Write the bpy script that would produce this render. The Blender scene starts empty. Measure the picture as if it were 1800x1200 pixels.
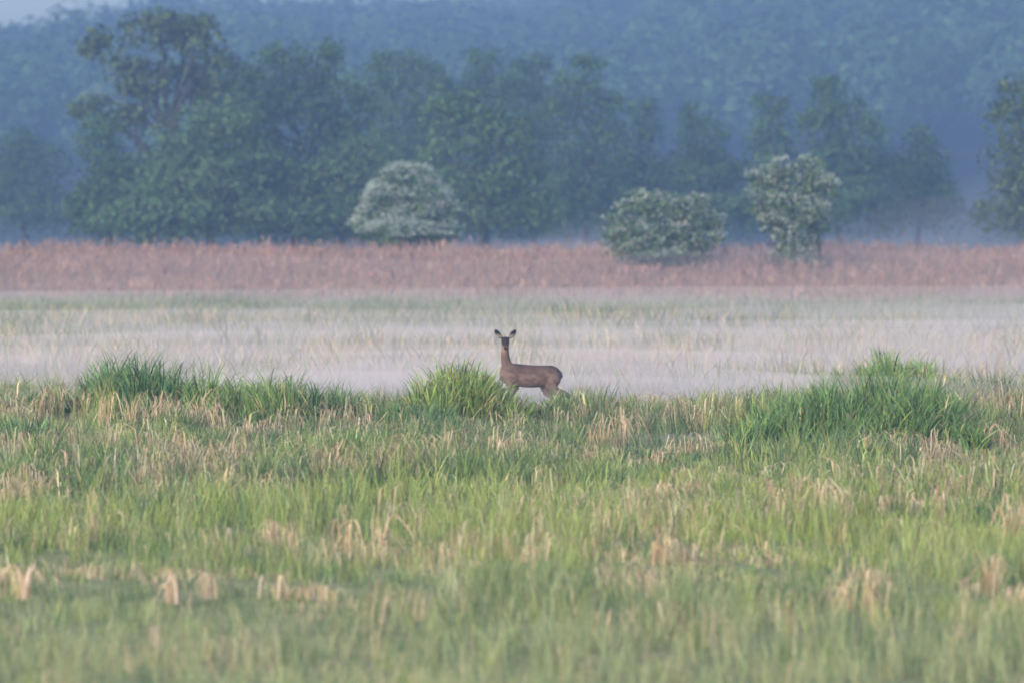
import bpy, math, random
import numpy as np

R = math.radians
scene = bpy.context.scene
col = scene.collection
rng = np.random.default_rng(7)
random.seed(7)

# ------------------------------------------------------------------ camera
CAM_H = 2.54            # metres above the meadow
FPX = 10640.0           # focal length in pixels of the 1800 px wide photograph
HORIZON = 397.0
cam_d = bpy.data.cameras.new('camera')
cam = bpy.data.objects.new('camera', cam_d)
col.objects.link(cam)
cam.location = (0, 0, CAM_H)
cam.rotation_euler = (R(90) - math.atan((600 - HORIZON) / FPX), 0, 0)
cam_d.sensor_width = 36
cam_d.lens = 36 * FPX / 1800
cam_d.clip_start = 0.5
cam_d.clip_end = 6000
cam_d.dof.use_dof = True
cam_d.dof.focus_distance = 72
cam_d.dof.aperture_fstop = 2.9
scene.camera = cam

# ------------------------------------------------------------------ sky and sun
SUN_EL, SUN_AZ = 20.0, 215.0       # low sun behind the camera, veiled
w = bpy.data.worlds.new('World')
scene.world = w
w.use_nodes = True
nt = w.node_tree
nt.nodes.clear()
sky = nt.nodes.new('ShaderNodeTexSky')
sky.sky_type = 'NISHITA'
sky.sun_disc = False
sky.sun_elevation = R(SUN_EL)
sky.sun_rotation = R(SUN_AZ)
sky.air_density = 1.0
sky.dust_density = 2.5
sky.ozone_density = 2.8
bg = nt.nodes.new('ShaderNodeBackground')
bg.inputs['Strength'].default_value = 0.10
wo = nt.nodes.new('ShaderNodeOutputWorld')
nt.links.new(sky.outputs[0], bg.inputs[0])
nt.links.new(bg.outputs[0], wo.inputs[0])

sl = bpy.data.lights.new('sun', 'SUN')
sl.energy = 1.05
sl.angle = R(60)
sl.color = (1.0, 0.79, 0.66)
sun = bpy.data.objects.new('sun', sl)
col.objects.link(sun)
# direction TOWARDS the sun; Nishita rotation 0 = +Y, turning clockwise
az = R(SUN_AZ)
el = R(SUN_EL)
sd = (math.sin(az) * math.cos(el), math.cos(az) * math.cos(el), math.sin(el))
import mathutils
sun.rotation_euler = mathutils.Vector(sd).to_track_quat('Z', 'Y').to_euler()
sun.location = (sd[0] * 40 , sd[1] * 40, 60)

vs = scene.view_settings
vs.view_transform = 'Standard'
vs.look = 'None'
vs.gamma = 1.0
vs.use_curve_mapping = False
vs.exposure = 1.98

cy = scene.cycles
cy.max_bounces = 6
cy.diffuse_bounces = 2
cy.glossy_bounces = 1
cy.transmission_bounces = 3
cy.transparent_max_bounces = 8
cy.volume_bounces = 0
cy.use_denoising = True
cy.denoiser = 'OPENIMAGEDENOISE'
cy.denoising_prefilter = 'ACCURATE'
cy.pixel_filter_type = 'BLACKMAN_HARRIS'
cy.filter_width = 1.7        # the long lens is not razor sharp
cy.caustics_reflective = False
cy.caustics_refractive = False


# ------------------------------------------------------------------ helpers
def _hash(ix, iy, seed):
    n = (ix.astype(np.int64) * 374761393 + iy.astype(np.int64) * 668265263 + seed * 974711) & 0xffffffff
    n = ((n ^ (n >> 13)) * 1274126177) & 0xffffffff
    n = (n ^ (n >> 16)) & 0xffffff
    return n / float(0xffffff)


def noise(x, y, s, seed=0):
    x = np.asarray(x, float) / s
    y = np.asarray(y, float) / s
    ix, iy = np.floor(x), np.floor(y)
    fx, fy = x - ix, y - iy
    fx = fx * fx * (3 - 2 * fx)
    fy = fy * fy * (3 - 2 * fy)
    a = _hash(ix, iy, seed)
    b = _hash(ix + 1, iy, seed)
    c = _hash(ix, iy + 1, seed)
    d = _hash(ix + 1, iy + 1, seed)
    return (a * (1 - fx) + b * fx) * (1 - fy) + (c * (1 - fx) + d * fx) * fy   # 0..1


def fbm(x, y, s, seed=0, n=3):
    v, amp, tot = 0, 1, 0
    for k in range(n):
        v = v + amp * noise(x, y, s / 2 ** k, seed + 17 * k)
        tot += amp
        amp *= 0.5
    return v / tot


def sstep(a, b, x):
    t = np.clip((np.asarray(x, float) - a) / (b - a), 0, 1)
    return t * t * (3 - 2 * t)


def at(px, py, d):
    """a point of the place, seen in the photograph at (px, py), d metres away"""
    return ((px - 900) / FPX * d, d, CAM_H + (HORIZON - py) / FPX * d)


def ground_dist(py):
    return CAM_H * FPX / (py - HORIZON)


MOUNDS = [   # x, y, radius x, radius y, height : swellings of the meadow under the big tussocks
    (-4.3, 75.6, 2.4, 1.2, 0.11),
    (0.80, 76.9, 0.5, 0.7, 0.08),
    (-4.75, 75.5, 0.7, 1.1, 0.22),
    (-3.10, 75.0, 1.3, 1.0, 0.22),
    (-0.70, 75.5, 0.60, 1.0, 0.34),
    (4.05, 67.5, 0.95, 1.0, 0.30),
    (2.85, 66.9, 0.8, 0.8, 0.15),
    (5.25, 84.0, 0.95, 1.2, 0.30),
]


def H(x, y):
    x = np.asarray(x, float)
    y = np.asarray(y, float)
    near = 1 - sstep(88, 130, y)
    h = (fbm(x, y, 2.1, 3, 3) - 0.5) * (0.12 + 0.22 * near * (0.25 + 0.75 * sstep(46, 60, y)))
    h = h + (fbm(x, y * 0.8, 9.0, 11, 2) - 0.5) * 0.22
    for mx, my, rx, ry, mh in MOUNDS:
        h = h + mh * np.exp(-(((x - mx) / rx) ** 2 + ((y - my) / ry) ** 2))
    h = h * (1 - 0.8 * sstep(230, 300, y))
    h = h + 0.13 * np.exp(-((y - 76.3) / 1.6) ** 2)
    # the meadow sinks a little just beyond the last tussocks
    h = h - 0.05 * sstep(79, 88, y)
    return h


def set_attr(me, tint):
    a = me.attributes.new('tint', 'FLOAT_COLOR', 'POINT')
    c = np.ones((len(tint), 4), np.float32)
    c[:, :3] = tint
    a.data.foreach_set('color', c.ravel())


def build_mesh(name, verts, faces_list, tint=None, smooth=False):
    """faces_list : list of int arrays (n, k)"""
    me = bpy.data.meshes.new(name)
    verts = np.asarray(verts, np.float32)
    loops = np.concatenate([f.ravel() for f in faces_list]).astype(np.int32)
    sizes = np.concatenate([np.full(len(f), f.shape[1], np.int32) for f in faces_list])
    starts = np.concatenate([[0], np.cumsum(sizes)[:-1]]).astype(np.int32)
    me.vertices.add(len(verts))
    me.vertices.foreach_set('co', verts.ravel())
    me.loops.add(len(loops))
    me.loops.foreach_set('vertex_index', loops)
    me.polygons.add(len(sizes))
    me.polygons.foreach_set('loop_start', starts)
    me.polygons.foreach_set('loop_total', sizes)
    if smooth:
        me.polygons.foreach_set('use_smooth', np.ones(len(sizes), bool))
    if tint is not None:
        set_attr(me, tint)
    me.update(calc_edges=True)
    return me


def link(name, me, m, parent=None, loc=None):
    o = bpy.data.objects.new(name, me)
    if m is not None:
        me.materials.clear()
        me.materials.append(m)
    col.objects.link(o)
    if parent is not None:
        o.parent = parent
    if loc is not None:
        o.location = loc
    return o


def tag(o, label=None, cat=None, group=None, kind=None):
    if label: o['label'] = label
    if cat: o['category'] = cat
    if group: o['group'] = group
    if kind: o['kind'] = kind
    return o


def empty(name, loc, label, cat, group=None):
    o = bpy.data.objects.new(name, None)
    col.objects.link(o)
    o.location = loc
    o.empty_display_size = 0.2
    return tag(o, label, cat, group)


# ------------------------------------------------------------------ materials
def mat_attr(name, rough=0.7, spec=0.15, trans=0.25, nscale=6.0, namt=0.25, mul=(1, 1, 1)):
    """surface colour = the 'tint' each blade / leaf was given, times a fine noise"""
    m = bpy.data.materials.new(name)
    m.use_nodes = True
    n = m.node_tree
    n.nodes.clear()
    out = n.nodes.new('ShaderNodeOutputMaterial')
    at_ = n.nodes.new('ShaderNodeAttribute')
    at_.attribute_name = 'tint'
    tc = n.nodes.new('ShaderNodeTexCoord')
    nz = n.nodes.new('ShaderNodeTexNoise')
    nz.inputs['Scale'].default_value = nscale
    nz.inputs['Detail'].default_value = 3
    n.links.new(tc.outputs['Object'], nz.inputs['Vector'])
    mr = n.nodes.new('ShaderNodeMapRange')
    mr.inputs['To Min'].default_value = 1 - namt
    mr.inputs['To Max'].default_value = 1 + namt
    n.links.new(nz.outputs['Fac'], mr.inputs['Value'])
    mx = n.nodes.new('ShaderNodeVectorMath')
    mx.operation = 'SCALE'
    n.links.new(at_.outputs['Color'], mx.inputs[0])
    n.links.new(mr.outputs[0], mx.inputs['Scale'])
    p = n.nodes.new('ShaderNodeBsdfPrincipled')
    p.inputs['Roughness'].default_value = rough
    p.inputs['Specular IOR Level'].default_value = spec
    n.links.new(mx.outputs[0], p.inputs['Base Color'])
    if trans > 0:
        t = n.nodes.new('ShaderNodeBsdfTranslucent')
        n.links.new(mx.outputs[0], t.inputs['Color'])
        ms = n.nodes.new('ShaderNodeMixShader')
        ms.inputs[0].default_value = trans
        n.links.new(p.outputs[0], ms.inputs[1])
        n.links.new(t.outputs[0], ms.inputs[2])
        n.links.new(ms.outputs[0], out.inputs['Surface'])
    else:
        n.links.new(p.outputs[0], out.inputs['Surface'])
    return m


def mat_noise(name, c1, c2, scale, rough=0.9, bump=0.0):
    m = bpy.data.materials.new(name)
    m.use_nodes = True
    n = m.node_tree
    p = n.nodes['Principled BSDF']
    p.inputs['Roughness'].default_value = rough
    p.inputs['Specular IOR Level'].default_value = 0.1
    tc = n.nodes.new('ShaderNodeTexCoord')
    nz = n.nodes.new('ShaderNodeTexNoise')
    nz.inputs['Scale'].default_value = scale
    nz.inputs['Detail'].default_value = 6
    n.links.new(tc.outputs['Object'], nz.inputs['Vector'])
    cr = n.nodes.new('ShaderNodeValToRGB')
    cr.color_ramp.elements[0].position = 0.35
    cr.color_ramp.elements[0].color = (*c1, 1)
    cr.color_ramp.elements[1].position = 0.65
    cr.color_ramp.elements[1].color = (*c2, 1)
    n.links.new(nz.outputs['Fac'], cr.inputs['Fac'])
    n.links.new(cr.outputs[0], p.inputs['Base Color'])
    if bump:
        b = n.nodes.new('ShaderNodeBump')
        b.inputs['Strength'].default_value = bump
        n.links.new(nz.outputs['Fac'], b.inputs['Height'])
        n.links.new(b.outputs[0], p.inputs['Normal'])
    return m


def mat_volume(name, color, density, aniso=0.0):
    m = bpy.data.materials.new(name)
    m.use_nodes = True
    n = m.node_tree
    n.nodes.clear()
    out = n.nodes.new('ShaderNodeOutputMaterial')
    v = n.nodes.new('ShaderNodeVolumePrincipled')
    v.inputs['Color'].default_value = (*color, 1)
    v.inputs['Density'].default_value = density
    v.inputs['Anisotropy'].default_value = aniso
    n.links.new(v.outputs[0], out.inputs['Volume'])
    m.cycles.volume_sampling = 'DISTANCE'
    m.cycles.homogeneous_volume = True
    return m


M_GRASS = mat_attr('grass_blades', 0.65, 0.2, 0.30, 3.0, 0.18)
M_STRAW = mat_attr('dry_straw', 0.8, 0.1, 0.25, 8.0, 0.2)
M_REED = mat_attr('dry_reed', 0.85, 0.08, 0.2, 0.5, 0.2)
M_LEAF = mat_attr('tree_leaves', 0.75, 0.12, 0.2, 0.6, 0.15)
M_BLOSSOM = mat_attr('white_blossom', 0.8, 0.1, 0.25, 3.0, 0.1)
M_BARK = mat_noise('bark', (0.028, 0.03, 0.028), (0.055, 0.056, 0.05), 3.0, 0.95, 0.3)
M_SOIL = mat_noise('meadow_soil', (0.12, 0.16, 0.06), (0.25, 0.24, 0.13), 9.0, 0.95, 0.3)
M_HILL = mat_noise('hill_floor', (0.025, 0.04, 0.018), (0.05, 0.06, 0.03), 0.15, 0.95)

# ------------------------------------------------------------------ ground
def grow(start, step, ratio, end):
    v = [start]
    while v[-1] < end:
        v.append(v[-1] + step)
        step *= ratio
    return v


gx = np.arange(-10, 10.01, 0.27)
out_x = np.array(grow(10, 0.3, 1.13, 900))[1:]
gx = np.concatenate([-out_x[::-1], gx, out_x])
gy = np.concatenate([np.array([-40, -20, -8, 0, 8, 15, 21, 26]), np.arange(29, 92, 0.33),
                     np.array(grow(92, 0.35, 1.016, 330)), np.array(grow(340, 12, 1.2, 1300))])
GX, GY = np.meshgrid(gx, gy)
GZ = H(GX, GY)
gv = np.stack([GX.ravel(), GY.ravel(), GZ.ravel()], 1)
nx, ny = len(gx), len(gy)
ii = (np.arange(ny - 1)[:, None] * nx + np.arange(nx - 1)[None, :]).ravel()
gf = np.stack([ii, ii + 1, ii + 1 + nx, ii + nx], 1)
tag(link('ground', build_mesh('ground', gv, [gf], smooth=True), M_SOIL), kind='structure')

# ------------------------------------------------------------------ hill
RIDGE_D = 1250.0
HILL_0 = 600.0
_rx = np.array([-600, 0, 90, 200, 260, 310, 420, 560, 780, 900, 1050, 1300, 1800, 2400]) * 1.0
_ry = np.array([120, 92, 84, 62, 36, 14, 24, 12, 14, 16, -25, -90, -160, -190]) * 1.0   # skyline of the wood


def ridge_top(x, d=RIDGE_D):
    px = 900 + np.asarray(x, float) / RIDGE_D * FPX
    y = np.interp(px, _rx, _ry)
    return CAM_H + (HORIZON - y) / FPX * RIDGE_D


def hill_z(x, y):
    t = np.clip((np.asarray(y, float) - HILL_0) / (RIDGE_D - HILL_0), 0, 1)
    prof = 0.35 * t + 0.65 * t * t * (3 - 2 * t)
    top = ridge_top(x) - 17.0
    back = sstep(RIDGE_D + 25, 1750, y)
    return -0.6 + (top + 0.6) * prof * (1 - 0.8 * back) + (fbm(x, y, 90, 5, 2) - 0.5) * 5.0 * t


hx = np.arange(-560, 561, 14.0)
hy = np.arange(590, 1420, 18.0)
HX, HY = np.meshgrid(hx, hy)
hv = np.stack([HX.ravel(), HY.ravel(), hill_z(HX, HY).ravel()], 1)
n_ = len(hx)
ii = (np.arange(len(hy) - 1)[:, None] * n_ + np.arange(n_ - 1)[None, :]).ravel()
tag(link('hill', build_mesh('hill', hv, [np.stack([ii, ii + 1, ii + 1 + n_, ii + n_], 1)], smooth=True), M_HILL), kind='structure')


# ------------------------------------------------------------------ blades
def blades(base, h, wd, lean, lean_ang, face_ang, tint, segs=3, droop=None, root_dark=None):
    """ribbons that taper to a point; lean = sideways reach of the tip, droop = how far the tip bends over"""
    n = len(h)
    droop = np.zeros(n) if droop is None else droop
    ts = np.linspace(0, 1, segs + 1)
    fw = np.stack([np.cos(face_ang), np.sin(face_ang)], 1)
    dl = np.stack([np.cos(lean_ang), np.sin(lean_ang)], 1)
    per = 2 * segs + 1
    V = np.zeros((n, per, 3), np.float32)
    for k, t in enumerate(ts):
        z = h * ((1 + droop) * t - droop * 1.25 * t * t)
        off = lean * t ** 1.6
        cx = base[:, 0] + dl[:, 0] * off
        cy_ = base[:, 1] + dl[:, 1] * off
        cz = base[:, 2] + z
        if k < segs:
            wk = wd * (1 - 0.75 * t ** 1.5) * 0.5
            V[:, 2 * k, 0] = cx - fw[:, 0] * wk
            V[:, 2 * k, 1] = cy_ - fw[:, 1] * wk
            V[:, 2 * k, 2] = cz
            V[:, 2 * k + 1, 0] = cx + fw[:, 0] * wk
            V[:, 2 * k + 1, 1] = cy_ + fw[:, 1] * wk
            V[:, 2 * k + 1, 2] = cz
        else:
            V[:, 2 * k, 0], V[:, 2 * k, 1], V[:, 2 * k, 2] = cx, cy_, cz
    off = (np.arange(n) * per)[:, None]
    quads = [off + np.array([[2 * k, 2 * k + 1, 2 * k + 3, 2 * k + 2]]) for k in range(segs - 1)]
    k = segs - 1
    tri = off + np.array([[2 * k, 2 * k + 1, 2 * k + 2]])
    C = np.repeat(tint.astype(np.float32)[:, None, :], per, 1)
    fl = ([np.concatenate(quads)] if quads else []) + [tri]
    return V.reshape(-1, 3), fl, C.reshape(-1, 3)


def arcs(base, top, end, reach, la, wd, fa, tint, segs=7):
    """strands that rise, bend over and hang down again"""
    n = len(top)
    fw = np.stack([np.cos(fa), np.sin(fa)], 1)
    dl = np.stack([np.cos(la), np.sin(la)], 1)
    V = np.zeros((n, 2 * segs + 2, 3), np.float32)
    for k, t in enumerate(np.linspace(0, 1, segs + 1)):
        z = top * math.sin(min(t / 0.5, 1) * math.pi / 2)
        if t > 0.5:
            z = z - (top - end) * ((t - 0.5) / 0.5) ** 1.6
        off = reach * t ** 1.4
        w_ = wd * (1 - 0.7 * t * t) * 0.5
        for e, sg in ((0, -1), (1, 1)):
            V[:, 2 * k + e, 0] = base[:, 0] + dl[:, 0] * off + sg * fw[:, 0] * w_
            V[:, 2 * k + e, 1] = base[:, 1] + dl[:, 1] * off + sg * fw[:, 1] * w_
            V[:, 2 * k + e, 2] = base[:, 2] + z
    o = (np.arange(n) * (2 * segs + 2))[:, None]
    quads = np.concatenate([o + np.array([[2 * k, 2 * k + 1, 2 * k + 3, 2 * k + 2]]) for k in range(segs)])
    return V.reshape(-1, 3), [quads], np.repeat(tint.astype(np.float32)[:, None, :], 2 * segs + 2, 1).reshape(-1, 3)


def merge(parts):
    vs_, cs_, fd = [], [], {}
    o = 0
    for v, fl, c in parts:
        vs_.append(v)
        cs_.append(c)
        for f in fl:
            fd.setdefault(f.shape[1], []).append(f + o)
        o += len(v)
    return np.concatenate(vs_), [np.concatenate(a) for a in fd.values()], np.concatenate(cs_)


def mixcol(pal, n, r=None, jit=0.22):
    pal = np.array(pal)
    r = rng if r is None else r
    c = pal[r.integers(0, len(pal), n)]
    return np.clip(c * (1 + jit * r.standard_normal((n, 1))) * (1 + 0.07 * r.standard_normal((n, 3))), 0.004, 0.9)


FRESH = [(0.232, 0.3, 0.087), (0.282, 0.332, 0.106), (0.192, 0.267, 0.084), (0.307, 0.341, 0.132)]
SEDGE = [(0.095, 0.162, 0.073), (0.113, 0.184, 0.08), (0.136, 0.201, 0.096), (0.083, 0.14, 0.066)]
GREYG = [(0.257, 0.293, 0.155), (0.29, 0.325, 0.178), (0.222, 0.272, 0.13)]
STRAW = [(0.47, 0.39, 0.25), (0.41, 0.34, 0.21), (0.53, 0.45, 0.31), (0.36, 0.30, 0.18)]

TUFTS = [
    ('long fringe of drooping straw just below the left row of green sedge', 310, 765, 150, 50, 120),
    ('narrow upright straw tuft in front of the pointed left tussock', 205, 765, 50, 55, 45),
    ('flat reddish straw tuft left of the long straw fringe, under the sedge row', 100, 735, 70, 36, 60),
    ('broad bright straw tuft lying at the foot of the round tussock by the deer', 860, 755, 110, 40, 110),
    ('tall fan of orange straw standing right of the deer on the green crest', 1062, 785, 60, 60, 80),
    ('pale straw clump along the crest between the orange fan and the misty meadow', 1140, 745, 90, 45, 70),
    ('wide low straw tuft arching over the mid meadow below the left row', 600, 850, 90, 50, 90),
    ('straw tuft at the centre of the meadow below the round tussock', 800, 810, 110, 45, 90),
    ('pale straw hanging in strands right above the dark sedge left of centre', 480, 860, 50, 40, 50),
    ('small curled straw tuft lying in front of the left meadow hollow', 262, 885, 50, 38, 50),
    ('pinkish straw pile at the left border of the meadow', 15, 885, 80, 50, 70),
    ('single slim straw wisp between the pinkish pile and the curled tuft', 148, 915, 30, 45, 30),
    ('star shaped straw tuft below the large right mound', 1380, 905, 60, 55, 70),
    ('conical straw tuft of orange strands right of the star shaped one', 1470, 920, 50, 60, 65),
    ('low arched straw tuft below the right end of the large green mound', 1600, 910, 110, 55, 100),
    ('arching straw strands left of the star shaped tuft', 1190, 890, 110, 45, 70),
    ('round blurred straw tuft in the lower middle of the right meadow', 1178, 1000, 60, 50, 60),
    ('blurred pale straw cone low in the right foreground', 1508, 1075, 60, 65, 70),
    ('leaning blurred straw tuft near the right foreground corner', 1722, 1055, 60, 70, 60),
    ('rusty round straw tuft at the lower right border', 1775, 1085, 45, 45, 50),
    ('upright rusty straw at the right border of the meadow', 1792, 955, 40, 80, 55),
    ('blurred hooked straw tuft in the lower left foreground', 335, 1065, 70, 50, 70),
    ('blurred straw tuft among lush green blades left of the meadow centre', 497, 985, 40, 45, 45),
    ('whitish dry wisps among lush grass below the meadow centre', 640, 990, 60, 50, 40),
    ('wide pale straw patch low in the middle foreground', 1100, 1050, 110, 50, 80),
    ('blurred straw patch low left of the middle foreground', 540, 1060, 90, 40, 60),
    ('blurred straw tuft at the lower left border', 10, 1060, 60, 45, 50),
    ('fringe of yellow straw under the right end of the green mound', 1590, 845, 160, 30, 80),
    ('brown straw tuft just beyond the right end of the green mound', 1735, 800, 70, 50, 60),
]

# ---- the near meadow, 31 m to 87 m
def near_meadow():
    nc = 23500
    per = 12
    d = np.sqrt(rng.random(nc * 3) * (87.0 ** 2 - 30.5 ** 2) + 30.5 ** 2)
    half = 0.0846 * d + 3.2
    x = (rng.random(nc * 3) * 2 - 1) * half
    # patchy stand
    keep = rng.random(nc * 3) < 0.6 + 0.4 * fbm(x, d, 0.9, 41, 2)
    x, d = x[keep][:nc], d[keep][:nc]
    nc = len(x)
    hp = fbm(x, d, 1.7, 51, 3)
    hh = 0.145 + 0.30 * sstep(0.32, 0.72, hp)
    hh = hh * (0.75 + 0.5 * rng.random(nc)) * (0.74 + 0.26 * sstep(38, 62, d))
    # the sward is short round the collapsed straw tufts
    for (_, px, py, wp, hp_, _n) in TUFTS:
        td = ground_dist(py)
        tx = (px - 900) / FPX * td
        tw = wp * td / FPX * 0.5 + 0.12
        f = np.exp(-((x - tx) / tw) ** 4) * sstep(td - 2.6, td - 1.6, d) * sstep(td + 0.5, td + 0.2, d)
        hh = hh * (1 - 0.15 * f)
    # drier, lower sward right at the front of the picture
    cx = np.repeat(x, per) + rng.normal(0, 0.05, nc * per)
    cyy = np.repeat(d, per) + rng.normal(0, 0.07, nc * per)
    n = nc * per
    h = np.repeat(hh, per) * (0.55 + 0.6 * rng.random(n))
    tuft = np.repeat(rng.random(nc), per)
    sp = fbm(cx, cyy, 2.6, 61, 3)             # fresh or sedge
    yel = np.exp(-((cyy - 50) / 9.0) ** 2)    # the lusher yellow-green belt in the middle
    p_fresh = np.clip(sstep(0.38, 0.6, sp) * 0.6 + 0.55 * yel, 0, 1)
    p_grey = sstep(46, 34, cyy) * 0.75 + 0.12
    ps = fbm(cx, cyy * 0.7, 1.1, 71, 3)
    midz = np.exp(-((cyy - 67) / 9.0) ** 2)
    p_straw = np.clip(sstep(0.49, 0.68, ps) * (0.52 + 0.15 * midz) + 0.06, 0, 0.8) * (1 - 0.45 * yel) * (1 - 0.45 * sstep(45, 36, cyy))
    tint = mixcol(SEDGE, n)
    f = tuft < p_fresh
    tint[f] = mixcol(FRESH, f.sum())
    g = (np.repeat(rng.random(nc), per) < p_grey)
    tint[g] = mixcol(GREYG, g.sum())
    s = np.repeat(rng.random(nc), per) * 0.7 + 0.3 * rng.random(n) < p_straw
    tint[s] = mixcol(STRAW, s.sum())
    wd = (0.008 + 0.010 * rng.random(n) ** 1.5) * (0.52 + 0.48 * sstep(38, 62, cyy))
    wd[s] *= 1.2
    lean = h * (0.12 + 0.42 * rng.random(n))
    lean[s] *= 1.5
    droop = 0.35 * rng.random(n)
    z = H(cx, cyy) - 0.02
    b = np.stack([cx, cyy, z], 1)
    la = rng.random(n) * 6.283
    fa = rng.normal(0, 0.7, n)
    g = ~s
    g2 = g & (cyy < 50)            # far out of focus: one segment fewer
    g3 = g & (cyy >= 50)
    A2 = blades(b[g2], h[g2], wd[g2], lean[g2], la[g2], fa[g2], tint[g2], 2, droop[g2])
    A = blades(b[g3], h[g3], wd[g3], lean[g3], la[g3], fa[g3], tint[g3], 3, droop[g3])
    # dead blades have collapsed, each tuft mostly to one side
    m = int(s.sum())
    las = np.repeat(np.where(rng.random(nc) < 0.5, 0.0, math.pi) + rng.normal(0, 0.6, nc), per)[s] + rng.normal(0, 0.6, m)
    top = h[s] * (0.55 + 0.55 * rng.random(m))
    B = arcs(b[s], top, top * rng.random(m), top * (0.2 + 0.9 * rng.random(m)), las, wd[s] * 0.9, fa[s], tint[s], 3)
    v, fl, c = merge([A, A2, B])
    o = link('grass', build_mesh('grass', v, fl, c), M_GRASS)
    tag(o, 'mixed green and straw coloured meadow grass covering the foreground', 'grass', kind='stuff')


near_meadow()

# ---- the misty meadow beyond, 86 m to 240 m
def far_meadow():
    n = 76000
    d = 86 + (240 - 86) * rng.random(n) ** 0.9
    x = (rng.random(n) * 2 - 1) * (0.0846 * d + 3.0)
    st = fbm(x * 0.35, d, 7.0, 81, 3)
    fine = fbm(x, d, 1.6, 91, 2)
    p = np.clip(sstep(0.40, 0.60, st) * 0.75 + 0.12, 0, 1)
    # the strip next to the reeds is green sedge
    belt = sstep(165, 190, d)
    p = p * (1 - 0.5 * belt)
    s = rng.random(n) < p
    tint = mixcol(GREYG, n)
    tint[rng.random(n) < 0.55] *= np.array([0.75, 0.85, 0.75])
    dark = (rng.random(n) < 0.85 * sstep(0.55, 0.68, fbm(x * 0.28, d, 6.0, 301, 2)))
    tint[dark] = mixcol(SEDGE, dark.sum()) * 0.85
    s &= ~dark
    tint[s] = mixcol(STRAW, s.sum())
    h = (0.17 + 0.38 * sstep(0.35, 0.75, fine)) * (0.6 + 0.7 * rng.random(n))
    h = h * (1 - 0.25 * belt)
    wd = 0.013 + 0.014 * rng.random(n)
    lean = h * (0.2 + 0.6 * rng.random(n))
    z = H(x, d) - 0.02
    v, fl, c = blades(np.stack([x, d, z], 1), h, wd, lean, rng.random(n) * 6.283, rng.normal(0, 0.6, n), tint, 2,
                      np.where(s, 0.8 * rng.random(n), 0.1))
    o = link('grass', build_mesh('far_grass', v, fl, c), M_GRASS)
    tag(o, 'pale straw and sedge of the misty meadow behind the deer', 'grass', kind='stuff')


far_meadow()


# ------------------------------------------------------------------ tussocks
def tussock(name, label, clumps, pal, seed, dry=0.1, parts=()):
    """clumps : x, y, radius, blade length, number of blades"""
    r = np.random.default_rng(seed)
    x0, y0 = clumps[0][0], clumps[0][1]
    z0 = float(H(x0, y0))
    root = empty(name, (x0, y0, z0), label, 'tussock', 'big green tussocks')
    green, dryp = [], []
    for (cx, cy_, rad, ln, n) in clumps:
        m = max(5, int(n / 45))
        sa, sq = r.random(m) * 6.283, np.sqrt(r.random(m)) * rad
        st = r.integers(0, m, n)
        shoot = (0.55 + 0.65 * r.random(m))[st]
        bx = cx + np.cos(sa[st]) * sq[st] + r.normal(0, 0.07, n)
        by = cy_ + np.sin(sa[st]) * sq[st] * 1.2 + r.normal(0, 0.08, n)
        q = np.minimum(np.hypot(bx - cx, (by - cy_) / 1.2), rad * 1.2)
        a = np.where(r.random(n) < 0.45, np.arctan2(by - cy_, bx - cx), r.random(n) * 6.283)
        b = np.stack([bx - x0, by - y0, H(bx, by) - z0 - 0.03], 1)
        fall = (1 - 0.38 * (q / rad) ** 2) * shoot
        h = ln * 1.42 * fall * (0.5 + 0.62 * r.random(n))
        la = a + r.normal(0, 0.7, n)
        lean = h * (0.12 + 0.65 * (q / rad) * r.random(n) + 0.12 * r.random(n))
        isd = r.random(n) < dry
        tint = mixcol(pal, n, r, 0.35) * np.array([2.75, 2.0, 2.1])
        wd = 0.011 + 0.013 * r.random(n)
        g = ~isd
        droop = 0.2 + 0.5 * r.random(n)
        fa = r.normal(0, 0.8, n)
        green.append(blades(b[g], h[g], wd[g], lean[g], la[g], fa[g], tint[g], 4, droop[g]))
        if isd.any():
            dryp.append(blades(b[isd], h[isd] * 0.9, wd[isd], lean[isd] * 1.7, la[isd], fa[isd], mixcol(STRAW, isd.sum(), r), 4,
                               0.9 + 0.8 * r.random(isd.sum())))
    v, fl, c = merge(green)
    tag(link('green_blades', build_mesh('green_blades', v, fl, c), M_GRASS, root), kind='stuff')
    if dryp:
        v, fl, c = merge(dryp)
        tag(link('dry_blades', build_mesh('dry_blades', v, fl, c), M_STRAW, root), kind='stuff')
    return root


T_GREEN = [(0.05, 0.125, 0.04), (0.07, 0.15, 0.045), (0.045, 0.11, 0.045), (0.10, 0.17, 0.055)]
T_BRIGHT = [(0.09, 0.175, 0.045), (0.07, 0.15, 0.045), (0.12, 0.20, 0.06), (0.05, 0.12, 0.04)]
T_DARK = [(0.035, 0.10, 0.042), (0.05, 0.125, 0.05), (0.06, 0.14, 0.05), (0.03, 0.08, 0.04)]


def gpt(px, py):
    d = ground_dist(py)
    return ((px - 900) / FPX * d, d)


def cl(px, d, rad, ln, n):
    return ((px - 900) / FPX * d, d, rad, ln, n)


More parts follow.
